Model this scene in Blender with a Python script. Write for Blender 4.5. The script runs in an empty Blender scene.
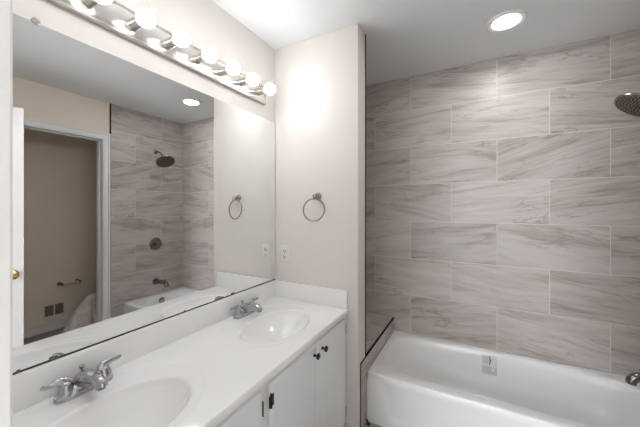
import bpy, bmesh, math, random
from mathutils import Vector, Matrix
random.seed(7)
S = bpy.context.scene
COL = S.collection
PI = math.pi

# ---------------------------------------------------------------- camera
F_PX, YAW, CAM_Z = 287.6, math.radians(28.17), 1.357
cam_d = bpy.data.cameras.new('camera'); cam = bpy.data.objects.new('camera', cam_d); COL.objects.link(cam)
cam.location = (0, 0, CAM_Z); cam.rotation_euler = (PI/2, 0, YAW)
cam_d.sensor_fit = 'HORIZONTAL'; cam_d.sensor_width = 36; cam_d.lens = F_PX/640*36
cam_d.shift_y = -6.5/640; cam_d.clip_start = 0.02
S.camera = cam
# ---------------------------------------------------------------- world + exposure
W = bpy.data.worlds.new('world'); S.world = W; W.use_nodes = True
W.node_tree.nodes['Background'].inputs[0].default_value = (0.95, 0.975, 1.0, 1)
W.node_tree.nodes['Background'].inputs[1].default_value = 6.2
BULB_FRONT, BULB_BACK, CAN = 21.5, 1.4, 40.0
S.view_settings.view_transform = 'Standard'; S.view_settings.look = 'None'
S.view_settings.gamma = 1; S.view_settings.use_curve_mapping = False
S.view_settings.exposure = 1.22
try:
    S.cycles.use_denoising = True; S.cycles.max_bounces = 14; S.cycles.diffuse_bounces = 8
    S.cycles.glossy_bounces = 8; S.cycles.sample_clamp_indirect = 8; S.cycles.caustics_reflective = True; S.cycles.blur_glossy = 0.3
except Exception: pass

# ---------------------------------------------------------------- materials
def mat(name, col, rough=0.5, metal=0.0, emit=None, coat=0.0, bump=None, spec=0.5, ecol=None):
    m = bpy.data.materials.new(name); m.use_nodes = True
    nt = m.node_tree; b = nt.nodes['Principled BSDF']
    b.inputs['Base Color'].default_value = (*col, 1); b.inputs['Roughness'].default_value = rough
    b.inputs['Metallic'].default_value = metal; b.inputs['Coat Weight'].default_value = coat
    b.inputs['Specular IOR Level'].default_value = spec
    if emit:
        b.inputs['Emission Color'].default_value = (*(ecol or col), 1); b.inputs['Emission Strength'].default_value = emit
    if bump:
        tc = nt.nodes.new('ShaderNodeTexCoord'); n = nt.nodes.new('ShaderNodeTexNoise'); bp = nt.nodes.new('ShaderNodeBump')
        n.inputs['Scale'].default_value = bump[0]; n.inputs['Detail'].default_value = 4
        bp.inputs['Strength'].default_value = bump[1]; bp.inputs['Distance'].default_value = bump[2]
        nt.links.new(tc.outputs['Object'], n.inputs['Vector']); nt.links.new(n.outputs['Fac'], bp.inputs['Height'])
        nt.links.new(bp.outputs['Normal'], b.inputs['Normal'])
    return m

def mottle(m, scale, c1, c2):
    """a gentle procedural variation between two close colours"""
    nt = m.node_tree; b = nt.nodes['Principled BSDF']
    tc = nt.nodes.new('ShaderNodeTexCoord'); n = nt.nodes.new('ShaderNodeTexNoise'); r = nt.nodes.new('ShaderNodeValToRGB')
    n.inputs['Scale'].default_value = scale; n.inputs['Detail'].default_value = 5
    r.color_ramp.elements[0].color = (*c1, 1); r.color_ramp.elements[1].color = (*c2, 1)
    r.color_ramp.elements[0].position = .3; r.color_ramp.elements[1].position = .7
    nt.links.new(tc.outputs['Object'], n.inputs['Vector']); nt.links.new(n.outputs['Fac'], r.inputs['Fac'])
    nt.links.new(r.outputs['Color'], b.inputs['Base Color'])
    return m

def tile_material():
    L, H, G = 0.610, 0.307, 0.0016
    m = bpy.data.materials.new('marbled_wall_tile'); m.use_nodes = True
    nt = m.node_tree; N = nt.nodes; K = nt.links; b = N['Principled BSDF']
    def math_(op, a, c=None, d=None):
        n = N.new('ShaderNodeMath'); n.operation = op
        for i, v in enumerate((a, c, d)):
            if v is None: continue
            if isinstance(v, (int, float)): n.inputs[i].default_value = v
            else: K.new(v, n.inputs[i])
        return n.outputs[0]
    def comb(x, y, z=0.0):
        n = N.new('ShaderNodeCombineXYZ')
        for i, v in enumerate((x, y, z)):
            if isinstance(v, (int, float)): n.inputs[i].default_value = v
            else: K.new(v, n.inputs[i])
        return n.outputs[0]
    uv = N.new('ShaderNodeUVMap'); uv.uv_map = 'metres'
    sep = N.new('ShaderNodeSeparateXYZ'); K.new(uv.outputs[0], sep.inputs[0])
    u, v = sep.outputs[0], sep.outputs[1]
    vr = math_('DIVIDE', v, H); row = math_('FLOOR', vr); fv = math_('SUBTRACT', vr, row)
    par = math_('FLOORED_MODULO', row, 2.0)
    ur = math_('ADD', math_('DIVIDE', u, L), math_('MULTIPLY', par, 0.5))
    colm = math_('FLOOR', ur); fu = math_('SUBTRACT', ur, colm)
    du = math_('MULTIPLY', math_('MINIMUM', fu, math_('SUBTRACT', 1.0, fu)), L)
    dv = math_('MULTIPLY', math_('MINIMUM', fv, math_('SUBTRACT', 1.0, fv)), H)
    dist = math_('MINIMUM', du, dv)
    wn = N.new('ShaderNodeTexWhiteNoise'); wn.noise_dimensions = '2D'; K.new(comb(row, colm), wn.inputs['Vector'])
    rnd = N.new('ShaderNodeSeparateColor'); K.new(wn.outputs['Color'], rnd.inputs[0])
    r0, r1, r2 = rnd.outputs[0], rnd.outputs[1], rnd.outputs[2]
    # per tile: a shift of the pattern, a small tilt of its grain
    rot = N.new('ShaderNodeVectorRotate'); rot.rotation_type = 'Z_AXIS'
    K.new(comb(u, v), rot.inputs['Vector'])
    K.new(math_('MULTIPLY', math_('SUBTRACT', r2, 0.66), 0.50), rot.inputs['Angle'])
    s2 = N.new('ShaderNodeSeparateXYZ'); K.new(rot.outputs[0], s2.inputs[0])
    def layer(su, sv, seed, detail, rough, dis):
        n = N.new('ShaderNodeTexNoise'); n.inputs['Scale'].default_value = 1.0
        n.inputs['Detail'].default_value = detail; n.inputs['Roughness'].default_value = rough; n.inputs['Distortion'].default_value = dis
        K.new(comb(math_('ADD', math_('MULTIPLY', s2.outputs[0], su), math_('MULTIPLY', r0, 37.0)),
                   math_('ADD', math_('MULTIPLY', s2.outputs[1], sv), math_('MULTIPLY', r1, 53.0)), seed), n.inputs['Vector'])
        return n.outputs['Fac']
    cloud = layer(1.5, 11.0, 1.3, 6, .58, 0.9)
    vein = layer(1.7, 10.0, 7.7, 6, .6, 1.1)
    fine = layer(5.0, 70.0, 3.1, 4, .6, .4)
    ridge = math_('ABSOLUTE', math_('SUBTRACT', vein, 0.5))
    mr = N.new('ShaderNodeMapRange'); K.new(ridge, mr.inputs[0])
    mr.inputs[1].default_value = 0.0; mr.inputs[2].default_value = 0.022; mr.inputs[3].default_value = 1.0; mr.inputs[4].default_value = 0.0
    gate = N.new('ShaderNodeMapRange'); K.new(layer(2.2, 6.0, 11.9, 2, .5, 0.3), gate.inputs[0])
    gate.inputs[1].default_value = 0.42; gate.inputs[2].default_value = 0.62
    veinm = math_('MULTIPLY', mr.outputs[0], gate.outputs[0])
    ramp = N.new('ShaderNodeValToRGB'); e = ramp.color_ramp.elements
    e[0].position = .30; e[0].color = TILE_DARK; e[1].position = .62; e[1].color = TILE_LIGHT
    x = ramp.color_ramp.elements.new(.45); x.color = TILE_MID
    K.new(math_('ADD', cloud, math_('MULTIPLY', math_('SUBTRACT', fine, .5), .34)), ramp.inputs[0])
    mix = N.new('ShaderNodeMix'); mix.data_type = 'RGBA'
    K.new(math_('MULTIPLY', veinm, 0.62), mix.inputs[0]); K.new(ramp.outputs[0], mix.inputs[6]); mix.inputs[7].default_value = TILE_VEIN
    tone = N.new('ShaderNodeHueSaturation'); K.new(mix.outputs[2], tone.inputs['Color'])
    K.new(math_('ADD', 0.93, math_('MULTIPLY', r1, 0.14)), tone.inputs['Value'])
    gm = N.new('ShaderNodeMix'); gm.data_type = 'RGBA'
    gf = N.new('ShaderNodeMapRange'); K.new(dist, gf.inputs[0])
    gf.inputs[1].default_value = G; gf.inputs[2].default_value = G*1.6; gf.inputs[3].default_value = 1.0; gf.inputs[4].default_value = 0.0
    K.new(gf.outputs[0], gm.inputs[0]); K.new(tone.outputs[0], gm.inputs[6]); gm.inputs[7].default_value = TILE_GROUT
    K.new(gm.outputs[2], b.inputs['Base Color'])
    K.new(math_('ADD', 0.38, math_('MULTIPLY', gf.outputs[0], 0.4)), b.inputs['Roughness'])
    bp = N.new('ShaderNodeBump'); bp.inputs['Strength'].default_value = .5; bp.inputs['Distance'].default_value = .001
    K.new(math_('SUBTRACT', 1.0, gf.outputs[0]), bp.inputs['Height']); K.new(bp.outputs[0], b.inputs['Normal'])
    return m
TILE_DARK = (0.325, 0.275, 0.245, 1); TILE_MID = (0.455, 0.414, 0.39, 1); TILE_LIGHT = (0.53, 0.495, 0.475, 1)
TILE_VEIN = (0.20, 0.16, 0.135, 1); TILE_GROUT = (0.63, 0.605, 0.58, 1)

def plank_material():
    m = bpy.data.materials.new('grey_plank_floor'); m.use_nodes = True
    nt = m.node_tree; b = nt.nodes['Principled BSDF']
    tc = nt.nodes.new('ShaderNodeTexCoord'); mp = nt.nodes.new('ShaderNodeMapping'); br = nt.nodes.new('ShaderNodeTexBrick')
    mp.inputs['Rotation'].default_value = (0, 0, PI/2)
    nt.links.new(tc.outputs['Object'], mp.inputs['Vector']); nt.links.new(mp.outputs[0], br.inputs['Vector'])
    br.inputs['Color1'].default_value = (.40, .38, .36, 1); br.inputs['Color2'].default_value = (.62, .60, .58, 1)
    br.inputs['Mortar'].default_value = (.10, .09, .085, 1); br.inputs['Scale'].default_value = 1
    br.inputs['Brick Width'].default_value = .9; br.inputs['Row Height'].default_value = .12; br.inputs['Mortar Size'].default_value = .002
    n = nt.nodes.new('ShaderNodeTexNoise'); mp2 = nt.nodes.new('ShaderNodeMapping'); mp2.inputs['Scale'].default_value = (40, 3, 1)
    nt.links.new(tc.outputs['Object'], mp2.inputs['Vector']); nt.links.new(mp2.outputs[0], n.inputs['Vector']); n.inputs['Detail'].default_value = 5
    mx = nt.nodes.new('ShaderNodeMix'); mx.data_type = 'RGBA'; mx.blend_type = 'MULTIPLY'; mx.inputs[0].default_value = .6
    nt.links.new(br.outputs['Color'], mx.inputs[6]); nt.links.new(n.outputs['Color'], mx.inputs[7]); nt.links.new(mx.outputs[2], b.inputs['Base Color'])
    b.inputs['Roughness'].default_value = .45
    return m

M = {}
M['paint'] = mottle(mat('cream_wall_paint', (.78, .75, .72), .75, bump=(160, .12, .0015)), 1.3, (.77, .738, .705), (.79, .76, .728))
M['bafflepaint'] = mottle(mat('taupe_baffle_paint', (.42, .39, .36), .8), 1.3, (.41, .38, .35), (.43, .40, .37))  # dark tone picked to cut light bounced off the added hall walls
M['liftedpaint'] = mottle(mat('lifted_cream_paint', (.83, .74, .64), .75, bump=(160, .12, .0015)), 1.3, (.82, .725, .62), (.845, .75, .65))  # cream wall paint lightened and warmed to stand in for missing light
M['ceiling'] = mottle(mat('white_ceiling_paint', (.75, .76, .77), .85, bump=(120, .15, .002)), .9, (.74, .75, .76), (.76, .77, .78))
M['tile'] = tile_material()
M['floor'] = plank_material()
M['trim'] = mottle(mat('white_trim_gloss', (.80, .80, .80), .35), 6, (.785, .785, .785), (.81, .81, .81))
M['black_trim'] = mat('black_metal_edge', (.006, .0055, .005), .7, spec=.2)
M['marble'] = mottle(mat('white_cultured_marble', (.90, .90, .90), .22, coat=.3), 3, (.893, .893, .893), (.907, .907, .907))
M['cabinet'] = mottle(mat('white_cabinet_lacquer', (.80, .81, .82), .38), 5, (.79, .80, .81), (.81, .82, .83))
M['gap'] = mat('cabinet_shadowy_inside', (.45, .44, .43), .7)
M['black'] = mottle(mat('black_hardware', (.006, .006, .006), .4), 80, (.005, .005, .005), (.009, .009, .009))
M['chrome'] = mottle(mat('brushed_chrome', (.46, .46, .47), .14, 1.0), 60, (.44, .44, .45), (.49, .49, .50))
M['nickel'] = mottle(mat('satin_nickel', (.60, .57, .54), .28, 1.0), 60, (.58, .55, .52), (.62, .59, .56))
M['ringnickel'] = mottle(mat('aged_nickel', (.34, .315, .29), .26, 1.0), 60, (.32, .295, .27), (.36, .335, .31))
M['satin'] = mottle(mat('pale_satin_metal', (.90, .84, .76), .5, .0), 60, (.88, .82, .74), (.92, .86, .78))
M['bar'] = mottle(mat('polished_light_bar', (.84, .82, .79), .2, 1.0), 40, (.79, .77, .74), (.82, .80, .77))
M['bronze'] = mottle(mat('dark_nickel_shower', (.24, .215, .19), .32, 1.0), 60, (.22, .195, .17), (.26, .235, .21))
M['nozzle'] = mat('dark_rubber_nozzle', (.03, .026, .024), .5)
M['dark_chrome'] = mat('dark_polished_metal', (.22, .21, .21), .18, 1.0)
M['brass'] = mottle(mat('polished_brass', (.80, .58, .25), .2, 1.0), 40, (.78, .56, .24), (.82, .60, .27))
M['mirror'] = mat('silver_mirror_glass', (.90, .905, .905), .0, 1.0)
M['clear'] = mat('clear_plastic', (.75, .74, .72), .15); M['clear'].node_tree.nodes['Principled BSDF'].inputs['Transmission Weight'].default_value = .6
M['tub'] = mottle(mat('white_acrylic_tub', (.84, .845, .85), .28, coat=.15), 3, (.835, .84, .845), (.845, .85, .855))
M['plastic'] = mottle(mat('white_outlet_plastic', (.82, .82, .81), .35), 30, (.81, .81, .80), (.83, .83, .82))
M['slot'] = mat('outlet_slot_dark', (.06, .055, .05), .6)
M['bulb'] = mat('glowing_bulb_glass', (.95, .93, .9), .3, emit=BULB_FRONT, ecol=(.985, .992, 1.0))
def dim_globe_back(m):
    # emission dimmed on the globe's back side so the wall behind stays calmer
    nt = m.node_tree; tc = nt.nodes.new('ShaderNodeTexCoord'); sp = nt.nodes.new('ShaderNodeSeparateXYZ'); mr = nt.nodes.new('ShaderNodeMapRange')
    nt.links.new(tc.outputs['Object'], sp.inputs[0]); nt.links.new(sp.outputs[0], mr.inputs[0])
    for i, v in enumerate((.086, .106, BULB_BACK, BULB_FRONT)): mr.inputs[i+1].default_value = v
    nt.links.new(mr.outputs[0], nt.nodes['Principled BSDF'].inputs['Emission Strength'])
dim_globe_back(M['bulb'])
M['lens'] = mat('glowing_lens', (.95, .95, .95), .4, emit=CAN, ecol=(1.0, .992, .98))
M['canring'] = mat('white_light_ring', (.70, .70, .70), .5)
M['cloth'] = mottle(mat('pale_cloth', (.72, .66, .62), .85), 14, (.62, .60, .62), (.88, .82, .77))
M['vent'] = mat('taupe_vent_enamel', (.55, .46, .38), .5)
M['ventdark'] = mat('vent_slot_dark', (.16, .12, .09), .7)
M['sticker'] = mottle(mat('sticker_film', (.74, .74, .74), .25), 90, (.70, .70, .70), (.80, .80, .80))
M['stickergrey'] = mottle(mat('sticker_grey_print', (.55, .55, .55), .3), 120, (.50, .50, .50), (.66, .66, .66))
M['stickerdark'] = mat('sticker_dark_print', (.09, .09, .09), .4)

# ---------------------------------------------------------------- mesh helpers
def box(bm, x0, x1, y0, y1, z0, z1, bev=0, seg=2):
    r = bmesh.ops.create_cube(bm, size=1)['verts']
    for v in r:
        v.co = Vector(((x0+x1)/2+v.co.x*(x1-x0), (y0+y1)/2+v.co.y*(y1-y0), (z0+z1)/2+v.co.z*(z1-z0)))
    if bev:
        es = list({e for v in r for e in v.link_edges})
        bmesh.ops.bevel(bm, geom=es, offset=bev, segments=seg, profile=.5, affect='EDGES')
    return r
def lathe(bm, prof, n=32, mtx=None):
    """prof = [(r, z)...] about Z; closes ends whose radius is 0"""
    rings = []
    for r, z in prof:
        if r < 1e-6: rings.append([bm.verts.new((0, 0, z))])
        else: rings.append([bm.verts.new((r*math.cos(2*PI*k/n), r*math.sin(2*PI*k/n), z)) for k in range(n)])
    for a, b in zip(rings, rings[1:]):
        for k in range(n):
            k2 = (k+1) % n
            if len(a) == 1 and len(b) == 1: continue
            if len(a) == 1: bm.faces.new((a[0], b[k2], b[k]))
            elif len(b) == 1: bm.faces.new((a[k], a[k2], b[0]))
            else: bm.faces.new((a[k], a[k2], b[k2], b[k]))
    if mtx is not None:
        for rg in rings:
            for v in rg: v.co = mtx @ v.co
def spline(pts, n=8):
    P = [Vector(p) for p in pts]; out = []
    for i in range(len(P)-1):
        p0 = P[max(i-1, 0)]; p1 = P[i]; p2 = P[i+1]; p3 = P[min(i+2, len(P)-1)]
        for k in range(n):
            t = k/n
            out.append(.5*((2*p1)+(p2-p0)*t+(2*p0-5*p1+4*p2-p3)*t*t+(3*p1-p0-3*p2+p3)*t**3))
    out.append(P[-1]); return out
def tube(bm, pts, rad, n=16, flat=1.0, smooth=0, up=(0, 0, 1), closed=False):
    """swept tube; rad a number or list per control point; flat squashes the section along its 'up'"""
    P = [Vector(p) for p in pts]
    R = rad if isinstance(rad, (list, tuple)) else [rad]*len(P)
    if smooth:
        m = smooth; RP = spline([(r, 0, 0) for r in R], m); P = spline(P, m); R = [max(q.x, 1e-4) for q in RP]
    rings = []; L = len(P)
    for i in range(L):
        if closed: t = (P[(i+1) % L]-P[i-1]).normalized()
        else: t = (P[min(i+1, L-1)]-P[max(i-1, 0)]).normalized()
        u0 = Vector(up); s = t.cross(u0)
        if s.length < 1e-4: s = t.cross(Vector((1, 0, 0)))
        s.normalize(); w = s.cross(t).normalized()
        rings.append([bm.verts.new(P[i]+s*math.cos(2*PI*k/n)*R[i]+w*math.sin(2*PI*k/n)*R[i]*flat) for k in range(n)])
    pairs = list(zip(rings, rings[1:])) + ([(rings[-1], rings[0])] if closed else [])
    for a, b in pairs:
        for k in range(n): bm.faces.new((a[k], a[(k+1) % n], b[(k+1) % n], b[k]))
    if not closed:
        bm.faces.new(list(reversed(rings[0]))); bm.faces.new(rings[-1])
def axis(loc, d):
    """matrix taking Z to direction d at loc"""
    q = Vector(d).normalized().to_track_quat('Z', 'Y')
    return Matrix.Translation(loc) @ q.to_matrix().to_4x4()
def obj(name, bm, m, parent=None, world=True, angle=32, uv=None):
    bmesh.ops.recalc_face_normals(bm, faces=bm.faces)
    for f in bm.faces: f.smooth = True
    for e in bm.edges:
        if len(e.link_faces) == 2 and e.calc_face_angle(0) > math.radians(angle): e.smooth = False
    if uv is not None:
        lay = bm.loops.layers.uv.new('metres')
        for f in bm.faces:
            a = max(range(3), key=lambda i: abs(f.normal[i]))
            for lp in f.loops: lp[lay].uv = uv(a, lp.vert.co)
    if parent is not None and world:
        o0 = wloc(parent)
        for v in bm.verts: v.co -= o0
    me = bpy.data.meshes.new(name); bm.to_mesh(me); bm.free()
    me.materials.append(m)
    o = bpy.data.objects.new(name, me); COL.objects.link(o)
    if parent is not None: o.parent = parent
    return o
def wloc(o):
    v = Vector((0, 0, 0))
    while o is not None: v += o.location; o = o.parent
    return v
def B(): return bmesh.new()
def tag(o, label, cat, group=None):
    o['label'] = label; o['category'] = cat
    if group: o['group'] = group
    return o
def thing(name, label, cat, loc=(0, 0, 0), group=None):
    o = bpy.data.objects.new(name, None); COL.objects.link(o); o.location = loc; o.empty_display_size = .05
    return tag(o, label, cat, group)
def struct(name, bm, m, uv=None, label=None, cat=None):
    o = obj(name, bm, m, uv=uv); o['kind'] = 'structure'
    if label: o['label'] = label; o['category'] = cat
    return o
def copy_tree(o, parent=None):
    c = o.copy(); COL.objects.link(c)
    if parent is not None: c.parent = parent
    for ch in list(o.children): copy_tree(ch, c)
    return c
def quads(bm, rings, close=True):
    for a, b in zip(rings, rings[1:]):
        n = len(a)
        for k in range(n if close else n-1): bm.faces.new((a[k], a[(k+1) % n], b[(k+1) % n], b[k]))

# ---------------------------------------------------------------- the setting
XL, XR, YF, YT, YB, ZC = -1.21, 0.94, 0.065, 1.60, 2.46, 2.44
XE = -0.602               # free end of the partition with the towel ring
XS = 1.69                 # far wall of the side room
def uv_tile(a, c):
    if a == 0: return (c.y-1.56, c.z-.317)
    if a == 1: return (c.x-.148, c.z-.317)
    return (c.x-.148, c.y-.02)
bm = B(); box(bm, -1.33, 1.81, -1.9, 2.58, -.06, 0)
struct('floor', bm, M['floor'], label='grey wood-look plank floor of the bathroom and side room', cat='floor')
bm = B(); box(bm, -1.33, 1.81, -.055, 2.58, ZC, ZC+.08)
struct('ceiling', bm, M['ceiling'], label='flat white ceiling over the vanity and the tub', cat='ceiling')
bm = B(); box(bm, -1.33, XL, -.055, 1.66, 0, ZC)
struct('wall_left', bm, M['paint'], label='cream painted wall carrying the mirror and the light bar', cat='wall')
bm = B(); box(bm, -1.33, XL, 1.66, YB, 0, ZC)
struct('wall_alcove', bm, M['tile'], uv=uv_tile, label='grey tiled wall at the hidden end of the ledge', cat='wall')
bm = B(); box(bm, XL, XE, YT, 1.726, 0, ZC, .004)
struct('wall_partition', bm, M['paint'], label='cream painted wall end with the towel ring and outlet', cat='wall')
bm = B(); box(bm, -1.33, 1.06, YB, 2.58, 0, ZC)
struct('wall_back', bm, M['tile'], uv=uv_tile, label='grey marbled tile wall running along the bathtub', cat='wall')
bm = B(); box(bm, XR, 1.06, 1.62, YB, 0, ZC)
struct('wall_shower', bm, M['tile'], uv=uv_tile, label='grey tiled wall carrying shower head, valve and spout', cat='wall')
DY0, DY1, DZ = 0.78, 1.545, 2.050
bm = B(); box(bm, XR+.01, 1.06, YF, DY0-.015, 0, ZC); box(bm, XR+.01, 1.06, DY1+.015, 1.62, 0, ZC)
box(bm, XR+.01, 1.06, DY0-.015, DY1+.015, DZ+.015, ZC)
struct('wall_right', bm, M['liftedpaint'], label='cream painted wall around the side room doorway', cat='wall')
bm = B(); box(bm, XL, -.315, -.055, YF, 0, ZC); box(bm, .43, 1.06, -.055, YF, 0, ZC); box(bm, -.315, .43, -.055, YF, 2.055, ZC)
struct('wall_front', bm, M['paint'], label='cream painted wall with the entrance doorway', cat='wall')
bm = B(); box(bm, XS, 1.81, .48, 2.58, 0, ZC); box(bm, 1.06, XS, .48, .6, 0, ZC); box(bm, 1.06, XS, 2.1, 2.58, 0, ZC)
struct('wall_side_room', bm, M['liftedpaint'], label='cream painted wall of the dim side room', cat='wall')
bm = B(); box(bm, .47, .59, -1.9, -.055, 0, ZC); box(bm, .08, .47, -1.9, -1.78, 0, ZC); box(bm, -1.02, -.90, -1.9, -.055, 0, ZC); box(bm, -1.02, .59, -1.9, -.055, ZC, ZC+.08)  # unseen hall walls and lid, added to narrow the light entering the doorway
struct('added_hall_baffle', bm, M['bafflepaint'], label='added taupe hall walls, unseen, shaping the light through the entrance doorway', cat='wall')
# tiled ledge between the partition and the tub
ZL = .418
bm = B(); box(bm, XL, -.608, 1.726, YB, 0, ZL-.001); box(bm, -.609, -.6005, 1.642, YB, 0, ZL-.001)
struct('wall_ledge', bm, M['tile'], uv=uv_tile, label='low tiled ledge at the end of the tub', cat='ledge')
bm = B(); box(bm, -.609, -.5992, 1.634, YB, ZL-.010, ZL+.0015, .001); box(bm, -.6155, -.5992, 1.632, 1.643, 0, ZL+.0015, .001)
struct('trim_1', bm, M['black_trim'], label='black metal edging along the low tiled ledge', cat='trim')
bm = B(); box(bm, -.6035, -.5985, 1.722, 1.731, ZL+.001, ZC-.001)
struct('trim_2', bm, M['black_trim'], label='black metal edging up the partition beside the tile', cat='trim')
bm = B(); box(bm, XR-.003, XR+.012, 1.612, 1.621, 2.12, ZC-.001)
struct('trim_3', bm, M['black_trim'], label='black metal edging above the side room door casing', cat='trim')
# casing + jamb of the side room doorway
def casing(bm, axis_x, face, out, a0, a1, ztop, w, steps=None):
    """stepped door casing: two legs and a head; a = running axis"""
    for (d0, d1, t) in steps or ((0, w, .012), (.008, w*.5, .017), (w*.72, w, .020)):
        f0, f1 = (face, face+out*t)
        lo, hi = min(f0, f1), max(f0, f1)
        for (p0, p1, q0, q1) in ((a0-d1, a0-d0, 0, ztop+d1), (a1+d0, a1+d1, 0, ztop+d1), (a0-d0, a1+d0, ztop+d0, ztop+d1)):
            if axis_x: box(bm, p0, p1, lo, hi, q0, q1, .002, 1)
            else: box(bm, lo, hi, p0, p1, q0, q1, .002, 1)
bm = B(); casing(bm, False, XR+.01, -1, DY0, DY1, DZ, .067)
box(bm, XR+.01, 1.065, DY1, DY1+.014, 0, DZ+.014); box(bm, XR+.01, 1.065, DY0-.014, DY0, 0, DZ+.014); box(bm, XR+.01, 1.065, DY0, DY1, DZ, DZ+.014)
box(bm, .995, 1.03, DY1-.012, DY1, 0, DZ, .001); box(bm, .995, 1.03, DY0, DY0+.012, 0, DZ, .001); box(bm, .995, 1.03, DY0, DY1, DZ-.012, DZ, .001)
struct('trim_4', bm, M['trim'], label='white moulded casing of the side room doorway', cat='trim')
# entrance doorway: jamb, casing
bm = B(); casing(bm, True, YF, 1, -.300, .415, 2.04, .07, ((0, .07, .0155), (.05, .07, .020)))
box(bm, -.314, -.300, -.055, YF, 0, 2.054); box(bm, .415, .429, -.055, YF, 0, 2.054); box(bm, -.3, .415, -.055, YF, 2.04, 2.054)
struct('trim_5', bm, M['trim'], label='white casing of the entrance doorway at the picture edge', cat='trim')
def base(name, x0, x1, y0, y1, label):
    bm = B(); box(bm, x0, x1, y0, y1, 0, .070, .001, 1)
    dx, dy = x1-x0, y1-y0
    if dx < dy: box(bm, x0+.003, x1-.003, y0, y1, .07, .084, .003, 2)
    else: box(bm, x0, x1, y0+.003, y1-.003, .07, .084, .003, 2)
    struct(name, bm, M['trim'], label=label, cat='baseboard')
base('baseboard_partition', -.672, XE, YT-.013, YT, 'short white baseboard between vanity and tub ledge')
base('baseboard_side_room', XS-.013, XS, .6, 2.1, 'white baseboard along the side room wall')
base('baseboard_right', XR-.003, XR+.010, YF, .712, 'white baseboard beside the entrance door')
# entrance door, swung into the room
d = bpy.data.objects.new('door_1', None); COL.objects.link(d); d['kind'] = 'structure'
d['label'] = 'white entrance door standing open, seen edge-on in the mirror'; d['category'] = 'door'
d.location = (.412, .085, 0); d.rotation_euler = (0, 0, math.radians(6.2))
bm = B(); box(bm, -.035, 0, 0, .70, .012, 2.028, .0015, 1); obj('door_leaf', bm, M['trim'], d, world=False)
bm = B()
for s, x in ((-1, -.035), (1, 0)):
    lathe(bm, [(0, 0), (.032, 0), (.032, .004), (.026, .009), (.011, .012), (.010, .026), (.019, .032), (.026, .042), (.025, .052), (.016, .058), (0, .059)], 28, axis((x, .645, .906), (s, 0, 0)))
obj('door_knob', bm, M['brass'], d, world=False)
bm = B(); box(bm, -.026, -.009, .6985, .7015, .876, .936); box(bm, -.0225, -.0125, .70, .710, .896, .914, .002)
obj('latch_plate', bm, M['brass'], d, world=False)
for z in (.25, 1.05, 1.8):
    bm = B(); tube(bm, [(-.001, -.006, z-.045), (-.001, -.006, z+.045)], .006, 10); box(bm, -.030, -.002, -.0015, .0005, z-.044, z+.044)
    obj('hinge', bm, M['brass'], d, world=False)

# ---------------------------------------------------------------- bathtub
TX0, TX1, TY0, TY1, TZ = -.5988, .938, 1.742, 2.458, .317
tub = thing('bathtub', 'white alcove bathtub with curved inner end below the tiled wall', 'bathtub', ((TX0+TX1)/2, (TY0+TY1)/2, 0))
def sup(cx, cy, a, b, n, z, N=112):
    out = []
    for k in range(N):
        t = 2*PI*(k+.5)/N; c, s = math.cos(t), math.sin(t)
        out.append((cx+a*math.copysign(abs(c)**(2/n), c), cy+b*math.copysign(abs(s)**(2/n), s), z))
    return out
cx, cy, A, Bh = (TX0+TX1)/2, (TY0+TY1)/2, (TX1-TX0)/2, (TY1-TY0)/2
bm = B(); loops = [sup(cx, cy, A, Bh, 60, TZ-.040), sup(cx, cy, A, Bh, 60, TZ-.010), sup(cx, cy, A-.003, Bh-.003, 60, TZ-.003), sup(cx, cy, A-.010, Bh-.010, 60, TZ)]
ix0, ix1, iy0, iy1 = TX0+.045, TX1-.075, TY0+.072, TY1-.045
def inner(x0, x1, y0, y1, n, z): return sup((x0+x1)/2, (y0+y1)/2, (x1-x0)/2, (y1-y0)/2, n, z)
for g, n, z in ((-.006, 4.2, TZ+.0005), (.002, 4.1, TZ-.002), (.010, 4.0, TZ-.008), (.016, 4.0, TZ-.018)):
    loops.append(inner(ix0+g, ix1-g, iy0+g, iy1-g, n, z))
for t in (.12, .25, .4, .55, .7, .82, .91, .97, 1.0):
    e = 1-math.sqrt(max(0, 1-t**3.2)) if t < 1 else .55
    sl = t*.16+e*.12; sr = t*.03+e*.09; sy = t*.035+e*.11
    loops.append(inner(ix0+.017+sl, ix1-.017-sr, iy0+.017+sy, iy1-.017-sy, 3.6, TZ-.018-t*.265))
rings = [[bm.verts.new(p) for p in lp] for lp in loops]
quads(bm, rings); bm.faces.new(rings[-1])
obj('tub_shell', bm, M['tub'], tub, angle=50)
bm = B()   # the apron: a broad panel pressed in, sloping in at its end
nx, nz = 90, 30; gv = []
def sst(a, b, x): t = min(max((x-a)/(b-a), 0), 1); return t*t*(3-2*t)
for i in range(nx+1):
    rowv = []
    for j in range(nz+1):
        x = TX0+(TX1-TX0)*i/nx; z = .0+(TZ-.036)*j/nz
        lx = TX0+.075+.10*(1-z/TZ)
        dpt = sst(lx-.035, lx+.035, x)*sst(.035, .075, z)*sst(TX1-.06, TX1-.12, x)
        y = TY0+.006+.012*dpt
        rowv.append(bm.verts.new((x, y, z)))
    gv.append(rowv)
for i in range(nx):
    for j in range(nz): bm.faces.new((gv[i][j], gv[i+1][j], gv[i+1][j+1], gv[i][j+1]))
r = bmesh.ops.extrude_face_region(bm, geom=list(bm.faces))
for v in [g for g in r['geom'] if isinstance(g, bmesh.types.BMVert)]: v.co.y += .02
obj('apron', bm, M['tub'], tub)
bm = B(); lathe(bm, [(0, .008), (.026, .007), (.034, .004), (.036, 0)], 30, axis((ix1-.040, 2.10, .262), (-1, 0, .16)))
obj('overflow_plate', bm, M['chrome'], tub)
bm = B(); lathe(bm, [(0, .006), (.018, .005), (.028, .003), (.03, 0)], 28, axis((ix1-.26, 2.10, TZ-.2825), (0, 0, 1)))
obj('drain', bm, M['chrome'], tub)
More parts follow.
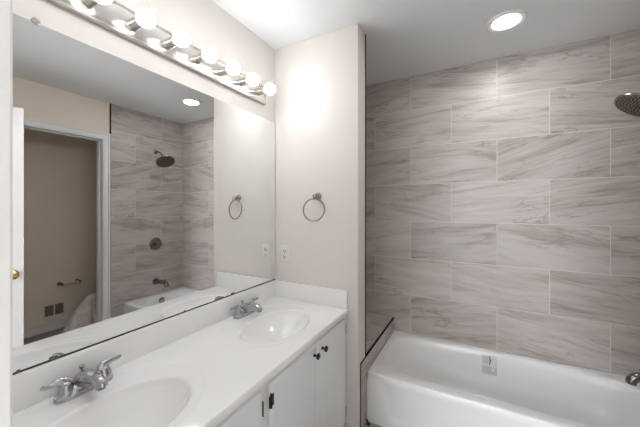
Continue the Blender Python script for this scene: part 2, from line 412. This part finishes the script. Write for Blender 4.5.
# label stuck on the back of the basin
st_z1, st_z0, st_x = .292, .165, .098
def bwall(z):
    t = (TZ-.018-z)/.265; e = 1-math.sqrt(max(0, 1-t**3.2)); return iy1-.017-(t*.035+e*.11)
def patch(bm, x0, x1, z0, z1, off):
    n = 6; cols = []
    for i in range(n+1):
        z = z0+(z1-z0)*i/n; y = bwall(z)-off
        cols.append((bm.verts.new((x0, y, z)), bm.verts.new((x1, y, z)), bm.verts.new((x1, y+.0012, z)), bm.verts.new((x0, y+.0012, z))))
    for a, b in zip(cols, cols[1:]):
        for k in range(4): bm.faces.new((a[k], a[(k+1) % 4], b[(k+1) % 4], b[k]))
    bm.faces.new(cols[0]); bm.faces.new(cols[-1])
bm = B(); patch(bm, st_x-.046, st_x+.046, st_z0, st_z1, .004)
stk = obj('sticker', bm, M['sticker'], tub); stk['label'] = 'pale product sticker with a dark mark inside the tub'
bm = B(); patch(bm, st_x-.046, st_x-.006, st_z0+.070, st_z1-.012, .0052); patch(bm, st_x-.046, st_x+.044, st_z0+.006, st_z0+.052, .0052)
obj('grey_print', bm, M['stickergrey'], stk)
bm = B()
for k in range(9):
    t0 = -1+2*k/9; t1 = -1+2*(k+1)/9; zc = st_z0+.094
    w = .007*math.sqrt(max(0.05, 1-((t0+t1)/2)**2)); xo = st_x-.002+.006*(1-((t0+t1)/2)**2)
    patch(bm, xo-w*.6, xo+w*.6, zc+t0*.030, zc+t1*.030, .0062)
obj('dark_mark', bm, M['stickerdark'], stk)
bm = B(); patch(bm, st_x+.010, st_x+.030, st_z0+.028, st_z0+.044, .0062); obj('pale_mark', bm, M['trim'], stk)

# ---------------------------------------------------------------- vanity cabinet
VX0, VX1, VY0, VY1 = XL+.002, -.676, .072, YT-.002
CT = .75   # counter top height
cab = thing('vanity_cabinet', 'long white vanity cabinet with four flat doors under the counter', 'cabinet', ((VX0+VX1)/2, (VY0+VY1)/2, 0))
zt = CT-.034
bm = B()
box(bm, VX0, VX1-.019, VY0, VY0+.016, .0, zt); box(bm, VX0, VX1-.019, VY1-.016, VY1, .0, zt)
box(bm, VX0, VX1-.019, VY0+.016, VY1-.016, .10, .116); box(bm, VX0, VX0+.01, VY0+.016, VY1-.016, .116, zt)
box(bm, VX1-.09, VX1-.075, VY0+.016, VY1-.016, 0, .10)
obj('carcass', bm, M['cabinet'], cab)
DOORS = [(1.193, 1.548), (.846, 1.190), (.449, .797), (.098, .446)]
bm = B()
for y0, y1 in ((VY0, .110), (.782, .860), (1.535, VY1)): box(bm, VX1-.019, VX1, y0, y1, .10, zt, .001, 1)
for z0, z1 in ((.10, .125), (.690, zt)):
    box(bm, VX1-.019, VX1-.0005, .110, .782, z0, z1); box(bm, VX1-.019, VX1-.0005, .860, 1.535, z0, z1)
obj('face_frame', bm, M['cabinet'], cab)
def make_door(y0, y1):
    """lipped cabinet door with a softly routed edge and a faint raised field"""
    z0, z1 = .105, .706; bm = B()
    prof = [(0, .001), (0, .012), (.004, .0165), (.012, .018), (.040, .018), (.046, .0172), (.052, .0172), (.062, .018)]
    rr = []
    for ins, h in prof:
        rr.append([bm.verts.new((VX1+.001+h, a, b)) for a, b in ((y0+ins, z0+ins), (y1-ins, z0+ins), (y1-ins, z1-ins), (y0+ins, z1-ins))])
    quads(bm, rr); bm.faces.new(rr[-1]); bm.faces.new(rr[0])
    return bm
kn = [(0, 0), (.009, 0), (.0085, .002), (.005, .005), (.0048, .013), (.010, .017), (.0145, .021), (.0145, .025), (.011, .028), (0, .029)]
for i, (y0, y1) in enumerate(DOORS):
    dr = obj('door', make_door(y0, y1), M['cabinet'], cab, angle=60)
    hy = y0 if i % 2 else y1; ky = y0+.057
    if i == 1 or i == 3: ky = y1-.020
    bm = B(); lathe(bm, kn, 24, axis((VX1+.018, ky, .665), (1, 0, 0)))
    k = obj('knob', bm, M['black'], dr, world=True); k['label'] = 'black round knob'
    sgn = -1 if i % 2 else 1
    for hz in (.645, .168):
        bm = B()
        tube(bm, [(VX1+.0205, hy+sgn*.001, hz-.026), (VX1+.0205, hy+sgn*.001, hz+.026)], .0042 if i != 2 else .003, 12)
        if i in (1, 3):
            box(bm, VX1+.0195, VX1+.0215, hy+.001, hy+.016, hz-.022, hz+.022, .0008, 1); box(bm, VX1+.0195, VX1+.0215, hy-.014, hy-.001, hz-.022, hz+.022, .0008, 1)
        h = obj('hinge', bm, M['black'] if i in (1, 2) else M['nickel'], dr)
        if i in (1, 2): h['label'] = 'black hinge'

# ---------------------------------------------------------------- countertop with two moulded basins
KX0, KX1, KY0, KY1 = XL+.0015, -.664, .069, YT-.0015
SINKS = [(-.902, 1.210), (-.902, .450)]
def basin_z(x, y):
    z = 0.0
    for sx, sy in SINKS:
        if abs(y-sy) > .36: continue
        r = math.sqrt(((x-sx)/.150)**2+((y-sy)/.218)**2)
        ro = math.sqrt(((x-sx+.048)/.228)**2+((y-sy)/.295)**2)
        z -= .0012*sst(1.02, .965, ro)
        if r < 1.035:
            t = min(max(1.035-r, 0)/1.035, 1)
            lip = sst(0, .075, t)
            bowl = 1-(1-min(t/.97, 1))**2.3
            z -= .118*bowl*lip
    return z
bm = B(); nx, ny = 116, 322; gv = []
for i in range(nx+1):
    gv.append([bm.verts.new((KX0+(KX1-KX0)*i/nx, KY0+(KY1-KY0)*j/ny, CT+basin_z(KX0+(KX1-KX0)*i/nx, KY0+(KY1-KY0)*j/ny))) for j in range(ny+1)])
for i in range(nx):
    for j in range(ny): bm.faces.new((gv[i][j], gv[i+1][j], gv[i+1][j+1], gv[i][j+1]))
def edge_drop(vs):
    prev = vs
    for dx, dz in EP:
        cur = [bm.verts.new((v.co.x+dx, v.co.y, CT-dz)) for v in vs]
        for a, b, c, d_ in zip(prev, prev[1:], cur[1:], cur): bm.faces.new((a, b, c, d_))
        prev = cur
EP = [(.0025, .0008), (.004, .004), (.004, .031), (.002, .033), (-.03, .033)]
edge_drop(gv[nx])
ct = obj('countertop', bm, M['marble'], angle=60)
tag(ct, 'white cultured marble vanity top with two moulded oval sinks', 'countertop')
bm = B(); box(bm, XL+.0015, XL+.021, KY0, KY1, CT-.001, .8600, .003); tag(obj('backsplash', bm, M['marble']), 'long white marble backsplash strip under the mirror', 'backsplash')
bm = B(); box(bm, XL+.021, KX1-.001, KY1-.0195, KY1, CT-.001, .8600, .003); tag(obj('side_splash', bm, M['marble']), 'short white marble splash strip below the wall outlet', 'backsplash')
for sx, sy in SINKS:
    zb = CT+basin_z(sx, sy)
    bm = B(); lathe(bm, [(0, .004), (.010, .004), (.014, .0015), (.020, .0035), (.024, .0)], 28, Matrix.Translation((sx, sy, zb)))
    obj('drain', bm, M['chrome'], ct)
    x = sx+.118; z = CT+basin_z(x, sy)
    bm = B(); lathe(bm, [(0, .0012), (.006, .0012), (.0085, .0), (.0085, -.003)], 20, axis((x, sy, z), (-.75, 0, .66)))
    o = obj('overflow_hole', bm, M['slot'], ct)

# ---------------------------------------------------------------- faucets
def make_faucet(label, loc):
    t = thing('faucet', label, 'faucet', loc, 'chrome sink faucets')
    bm = B(); ring = []
    for (s, z) in ((1.0, 0), (1.0, .010), (.95, .015), (.86, .0215), (.74, .0285), (.55, .0325), (.30, .0340)):
        ring.append([bm.verts.new((.028*s*math.copysign(abs(math.cos(a))**.75, math.cos(a)), (.081*s if s > .9 else .079*s)*math.copysign(abs(math.sin(a))**.55, math.sin(a)), z))
                     for a in [2*PI*(k+.5)/48 for k in range(48)]])
    quads(bm, ring); bm.faces.new(ring[-1]); bm.faces.new(ring[0])
    obj('base_plate', bm, M['chrome'], t, world=False, angle=50)
    bm = B()
    tube(bm, [(-.012, 0, .008), (-.004, 0, .028), (.018, 0, .041), (.048, 0, .050), (.078, 0, .053), (.099, 0, .048), (.107, 0, .036)],
         [.0340, .0330, .0285, .0230, .0200, .0185, .0175], 24, flat=.95, smooth=6, up=(0, 1, 0))
    obj('spout', bm, M['chrome'], t, world=False, angle=50)
    bm = B(); lathe(bm, [(0, -.002), (.0105, -.003), (.0105, .004), (.008, .0045), (0, .004)], 20, axis((.1055, 0, .0355), (.22, 0, -1)))
    obj('aerator', bm, M['dark_chrome'], t, world=False)
    bm = B(); tube(bm, [(-.022, 0, .012), (-.022, 0, .066)], .0028, 12)
    lathe(bm, [(0, 0), (.0030, 0), (.0075, .006), (.0085, .010), (.006, .013), (0, .014)], 20, Matrix.Translation((-.022, 0, .062)))
    obj('lift_rod', bm, M['chrome'], t, world=False)
    for s in (-1, 1):
        bm = B(); y = s*.0535
        lathe(bm, [(.0262, .010), (.0262, .017), (.0250, .024), (.0222, .034), (.0190, .043), (.0150, .050), (.0080, .0545), (0, .0552)], 28, Matrix.Translation((0, y, 0)))
        tube(bm, [(0, y-s*.008, .044), (0, y+s*.002, .0535), (0, y+s*.018, .0600), (0, y+s*.034, .0590), (0, y+s*.049, .0600), (0, y+s*.057, .0635)],
             [.0165, .0150, .0112, .0078, .0072, .0060], 16, flat=.70, smooth=6, up=(1, 0, 0))
        h = obj('handle', bm, M['chrome'], t, world=False, angle=50)
    return t
FX = -1.145
make_faucet('chrome two-handle faucet at the sink beside the outlet wall', (FX, 1.238, CT-.0011))
make_faucet('chrome two-handle faucet at the sink nearest the entrance doorway', (FX, .476, CT-.0011))

# ---------------------------------------------------------------- mirror
MY0, MY1, MZ0, MZ1 = .075, YT-.004, .8635, 1.932
mir = thing('wall_mirror', 'wide frameless wall mirror above the long double vanity', 'mirror', (XL, (MY0+MY1)/2, MZ0))
bm = B(); box(bm, XL+.0012, XL+.0055, MY0, MY1, MZ0, MZ1); obj('glass', bm, M['mirror'], mir)
bm = B(); box(bm, XL+.0012, XL+.0062, MY1, MY1+.0018, MZ0, MZ1); obj('side_edge', bm, M['nickel'], mir)
bm = B(); box(bm, XL+.001, XL+.0092, MY0, MY1, .8604, .8640); obj('bottom_channel', bm, M['black'], mir)
for y, z, s in ((.372, MZ1, -1),):
    bm = B(); lathe(bm, [(0, .010), (.008, .010), (.011, .006), (.011, 0)], 20, axis((XL+.0005, y, z+.004), (1, 0, 0)))
    c = obj('mirror_clip', bm, M['clear'], mir)
    bm = B(); lathe(bm, [(0, .0025), (.003, .002), (.004, 0)], 16, axis((XL+.0105, y, z+.004), (1, 0, 0))); obj('screw', bm, M['nickel'], c)
for y in (.415, 1.205):
    bm = B(); box(bm, XL+.0058, XL+.012, y-.010, y+.010, .8605, .8715, .002); obj('mirror_clip', bm, M['dark_chrome'], mir)

# ---------------------------------------------------------------- vanity light bar
LY0, LY1, LZ0, LZ1 = .275, 1.478, 2.020, 2.132
bar = thing('vanity_light_bar', 'long polished metal light bar with round glowing bulbs above mirror', 'light fixture', (XL, (LY0+LY1)/2, LZ0))
bm = B(); box(bm, XL+.0005, XL+.020, LY0, LY1, LZ0+.010, LZ1-.010, .002)
obj('back_plate', bm, M['bar'], bar)
bm = B()
for z0, z1 in ((LZ0, LZ0+.010), (LZ1-.010, LZ1)):
    box(bm, XL+.0005, XL+.0235, LY0, LY1, z0, z1, .003, 2)
box(bm, XL+.0005, XL+.0235, LY1, LY1+.003, LZ0, LZ1, .001, 1); box(bm, XL+.0005, XL+.0235, LY0-.003, LY0, LZ0, LZ1, .001, 1)
obj('edge_rail', bm, M['nickel'], bar)
bm = B(); lathe(bm, [(.0235, 0), (.0235, .004), (.0205, .006), (.0195, .046), (.0208, .048), (.0208, .054), (.0180, .056), (.0150, .054), (0, .054)], 32, axis((0, 0, 0), (1, 0, 0)))
sock = obj('socket', bm, M['nickel'], bar, world=False)
prof = [(0, 0), (.0125, 0), (.0130, .003)]
for k in range(1, 25):
    a = PI*(.13+(1-.13)*k/24); prof.append((max(0.0345*math.sin(a), 0), 0.0372-0.0345*math.cos(a)))
prof[-1] = (0, .0717)
bm = B(); lathe(bm, prof, 32, axis((.0530, 0, 0), (1, 0, 0)))
bulb = obj('bulb', bm, M['bulb'], sock, world=False, angle=60); bulb['label'] = 'round white glowing bulb'
for k in range(8):
    o = sock if k == 0 else copy_tree(sock, bar)
    o.location = Vector((XL+.0195, 1.402-.150*k, 2.076))-bar.location

# ---------------------------------------------------------------- things on the partition
ty, tx, tz = YT, -.868, 1.424
tr = thing('towel_ring', 'round satin nickel towel ring on cream wall, no towel', 'towel ring', (tx, ty, tz))
bm = B(); lathe(bm, [(.0, 0), (.024, 0), (.024, .003), (.0205, .007), (.013, .012), (.0095, .020), (.0085, .034), (.012, .040), (.0135, .047), (.012, .054), (.007, .058), (0, .059)], 28, axis((tx, ty-.0005, tz), (0, -1, 0)))
obj('mount', bm, M['ringnickel'], tr)
bm = B(); tube(bm, [(tx-.012, ty-.047, tz-.013), (tx+.012, ty-.047, tz-.013)], .0075, 16); obj('ring_collar', bm, M['ringnickel'], tr)
bm = B(); R = .070; a0 = math.radians(-8)
tube(bm, [(tx-.008+R*math.sin(t)*math.cos(a0), ty-.045+.006*math.cos(t)-R*math.sin(t)*math.sin(a0), tz-.014-R+R*math.cos(t)) for t in [2*PI*k/56 for k in range(56)]], .0048, 12, up=(0, 1, 0), closed=True)
obj('ring', bm, M['ringnickel'], tr)
ox, oz = -1.124, 1.040
ou = thing('wall_outlet', 'white duplex wall outlet on the cream wall above the side splash', 'outlet', (ox, YT, oz))
bm = B(); box(bm, ox-.035, ox+.035, YT-.006, YT-.0003, oz-.0575, oz+.0575, .003); obj('cover_plate', bm, M['plastic'], ou)
for s in (-1, 1):
    bm = B(); box(bm, ox-.017, ox+.017, YT-.0085, YT-.0055, oz+s*.0195-.0135, oz+s*.0195+.0135, .004, 3)
    f = obj('receptacle', bm, M['plastic'], ou)
    bm = B(); c = oz+s*.0195
    box(bm, ox-.0095, ox-.0050, YT-.0090, YT-.0080, c-.002, c+.009); box(bm, ox+.0050, ox+.0095, YT-.0090, YT-.0080, c-.002, c+.009)
    box(bm, ox-.003, ox+.003, YT-.0090, YT-.0080, c-.0105, c-.0045)
    obj('slot', bm, M['slot'], f)
bm = B(); lathe(bm, [(0, .0012), (.0025, .001), (.003, 0)], 14, axis((ox, YT-.006, oz), (0, -1, 0))); obj('screw', bm, M['nickel'], ou)

# ---------------------------------------------------------------- shower fittings on the tiled wall
SY = 2.10
sh = thing('overhead_shower', 'round dark nickel rain shower head on angled arm high on tile', 'shower head', (XR, SY, 2.015))
bm = B(); lathe(bm, [(0, 0), (.030, 0), (.029, .004), (.018, .010), (.012, .012), (0, .012)], 28, axis((XR+.0005, SY, 2.015), (-1, 0, 0))); obj('flange', bm, M['bronze'], sh)
hn = Vector((-.58, -.12, -.82)).normalized(); hc = Vector((.752, SY, 1.886))
bm = B(); tube(bm, [(XR-.004, SY, 2.015), (XR-.045, SY, 2.012), (XR-.095, SY, 1.990), tuple(hc-hn*.058)], .0095, 16, smooth=6); obj('arm', bm, M['bronze'], sh)
bm = B(); lathe(bm, [(0, -.062), (.012, -.062), (.0175, -.054), (.0175, -.044), (.014, -.040), (.020, -.034), (.034, -.026), (.060, -.018), (.090, -.010), (.0985, -.005), (.100, 0), (.0985, .005), (.093, .007), (0, .007)], 56, axis(hc, hn))
obj('head_disc', bm, M['bronze'], sh)
bm = B(); mx = axis(hc, hn)
lathe(bm, [(.091, .0065), (.091, .0085), (0, .0085)], 48, mx)
npz = obj('face_plate', bm, M['bronze'], sh)
bm = B()
for ri, rr in enumerate((.0, .014, .028, .042, .056, .070, .084)):
    nn = max(1, round(2*PI*rr/.0155))
    for k in range(nn):
        a = 2*PI*k/nn+ri*.3
        lathe(bm, [(.0042, .008), (.0036, .0115), (0, .012)], 8, mx @ Matrix.Translation((rr*math.cos(a), rr*math.sin(a), 0)))
o = obj('nozzles', bm, M['nozzle'], sh); o['kind'] = 'stuff'
va = thing('shower_valve', 'round dark nickel shower valve with lever on tile between head and spout', 'shower valve', (XR, SY, .918))
bm = B(); lathe(bm, [(0, 0), (.076, 0), (.076, .003), (.070, .008), (.045, .012), (0, .013)], 40, axis((XR+.0005, SY, .918), (-1, 0, 0))); obj('escutcheon', bm, M['bronze'], va)
bm = B(); lathe(bm, [(.026, .010), (.025, .030), (.022, .044), (.016, .050), (0, .052)], 28, axis((XR, SY, .918), (-1, 0, 0)))
tube(bm, [(XR-.040, SY, .918), (XR-.046, SY+.040, .908), (XR-.046, SY+.072, .895)], [.009, .0075, .006], 14, smooth=5); obj('lever', bm, M['bronze'], va)
sp = thing('tub_spout', 'dark polished tub spout low on tile just above tub rim', 'tub spout', (XR, SY, .462))
bm = B(); lathe(bm, [(0, 0), (.038, 0), (.037, .004), (.028, .009), (0, .010)], 28, axis((XR+.0005, SY, .470), (-1, 0, 0))); obj('flange', bm, M['dark_chrome'], sp)
bm = B(); tube(bm, [(XR-.004, SY, .470), (XR-.06, SY, .472), (XR-.13, SY, .477), (XR-.185, SY, .472), (XR-.210, SY, .453), (XR-.214, SY, .432)], [.024, .0235, .023, .023, .0225, .021], 24, smooth=6, up=(0, 1, 0)); obj('spout_body', bm, M['dark_chrome'], sp)
bm = B(); lathe(bm, [(0, 0), (.003, 0), (.003, .012), (.0065, .014), (.0065, .020), (0, .021)], 16, Matrix.Translation((XR-.178, SY, .492))); obj('diverter_knob', bm, M['dark_chrome'], sp)

# ---------------------------------------------------------------- ceiling light
lx, ly = .165, 1.992
rl = thing('recessed_ceiling_light', 'round lit recessed light with white ring in the ceiling by the tub', 'ceiling light', (lx, ly, ZC))
bm = B(); lathe(bm, [(.104, 0), (.104, -.004), (.098, -.008), (.080, -.007), (.068, -.003), (.068, 0)], 48, Matrix.Translation((lx, ly, ZC-.0002))); obj('trim_ring', bm, M['canring'], rl)
bm = B(); lathe(bm, [(.0685, -.0035), (.05, -.0045), (0, -.005)], 48, Matrix.Translation((lx, ly, ZC-.0002)))
obj('lens', bm, M['lens'], rl)

# ---------------------------------------------------------------- side room things
hy0, hy1, hz = 1.462, 1.628, .497
ph = thing('paper_holder', 'empty nickel paper holder on the side room wall', 'paper holder', (XS, (hy0+hy1)/2, hz))
for y in (hy0, hy1):
    bm = B(); lathe(bm, [(0, 0), (.022, 0), (.021, .004), (.010, .010), (.009, .050), (.013, .056), (.013, .072), (0, .074)], 24, axis((XS+.0005, y, hz), (-1, 0, 0))); obj('post', bm, M['bronze'], ph)
bm = B(); tube(bm, [(XS-.062, hy0+.008, hz), (XS-.062, hy1-.008, hz)], .0095, 16); obj('roller', bm, M['satin'], ph)
vy0, vy1, vz0, vz1 = 1.325, 1.510, .150, .292
ve = thing('wall_vent', 'taupe louvred vent low on the side room wall below paper holder', 'vent', (XS, (vy0+vy1)/2, vz0))
bm = B(); xf = XS-.008; ym = (vy0+vy1)/2
for a in ((vy0, vy1, vz0, vz0+.014), (vy0, vy1, vz1-.014, vz1), (vy0, vy0+.012, vz0, vz1), (vy1-.012, vy1, vz0, vz1), (ym-.006, ym+.006, vz0, vz1)):
    box(bm, xf, XS-.0005, *a, .001, 1)
obj('frame', bm, M['paint'], ve)
bm = B(); box(bm, XS-.003, XS-.0005, vy0+.01, vy1-.01, vz0+.012, vz1-.012); obj('backing', bm, M['ventdark'], ve)
bm = B()
for k in range(8):
    z = vz0+.022+k*(vz1-vz0-.044)/7
    for a, b in ((vy0+.012, ym-.006), (ym+.006, vy1-.012)):
        r = box(bm, -.0035, .0035, a, b, -.0008, .0008)
        for v in r: v.co = Matrix.Translation((XS-.006, 0, z)) @ Matrix.Rotation(math.radians(40), 4, 'Y') @ v.co
obj('louvre', bm, M['vent'], ve)
# crumpled cloth on the side room floor
bm = B(); N = 96; rings = []; px_, py_ = 1.36, 1.615
for j in range(26):
    t = j/25; z = .375*(1-t)**.9; r = .035+.165*t**.75
    ring = []
    for k in range(N):
        a = 2*PI*k/N
        f = 1+(.10+.26*t)*(.5*math.sin(7*a+1.3*math.sin(2*a)+2*t)+.6*math.sin(17*a+3*t+math.sin(4*a))+.25*math.sin(3*a+1))
        ring.append(bm.verts.new((px_+r*f*math.cos(a), py_+r*f*math.sin(a)+.03*(1-t), max(z+.02*math.sin(5*a+9*t)*(t*(1-t))*4, .001 if t < 1 else .001))))
    rings.append(ring)
quads(bm, rings); bm.faces.new(rings[0]); bm.faces.new(rings[-1])
tag(obj('crumpled_cloth', bm, M['cloth'], angle=60), 'pale crumpled cloth heap on side room floor behind the doorway', 'cloth')
# small black stop at the foot of the tub
ds = B(); tube(ds, [(-.597, 1.734, .022), (-.584, 1.727, .006)], [.005, .0055], 12); lathe(ds, [(0, 0), (.012, 0), (.012, .006), (.009, .011), (0, .012)], 18, Matrix.Translation((-.581, 1.725, .0)))
tag(obj('door_stop', ds, M['black']), 'small black rubber stop on floor at the tub corner', 'door stop')
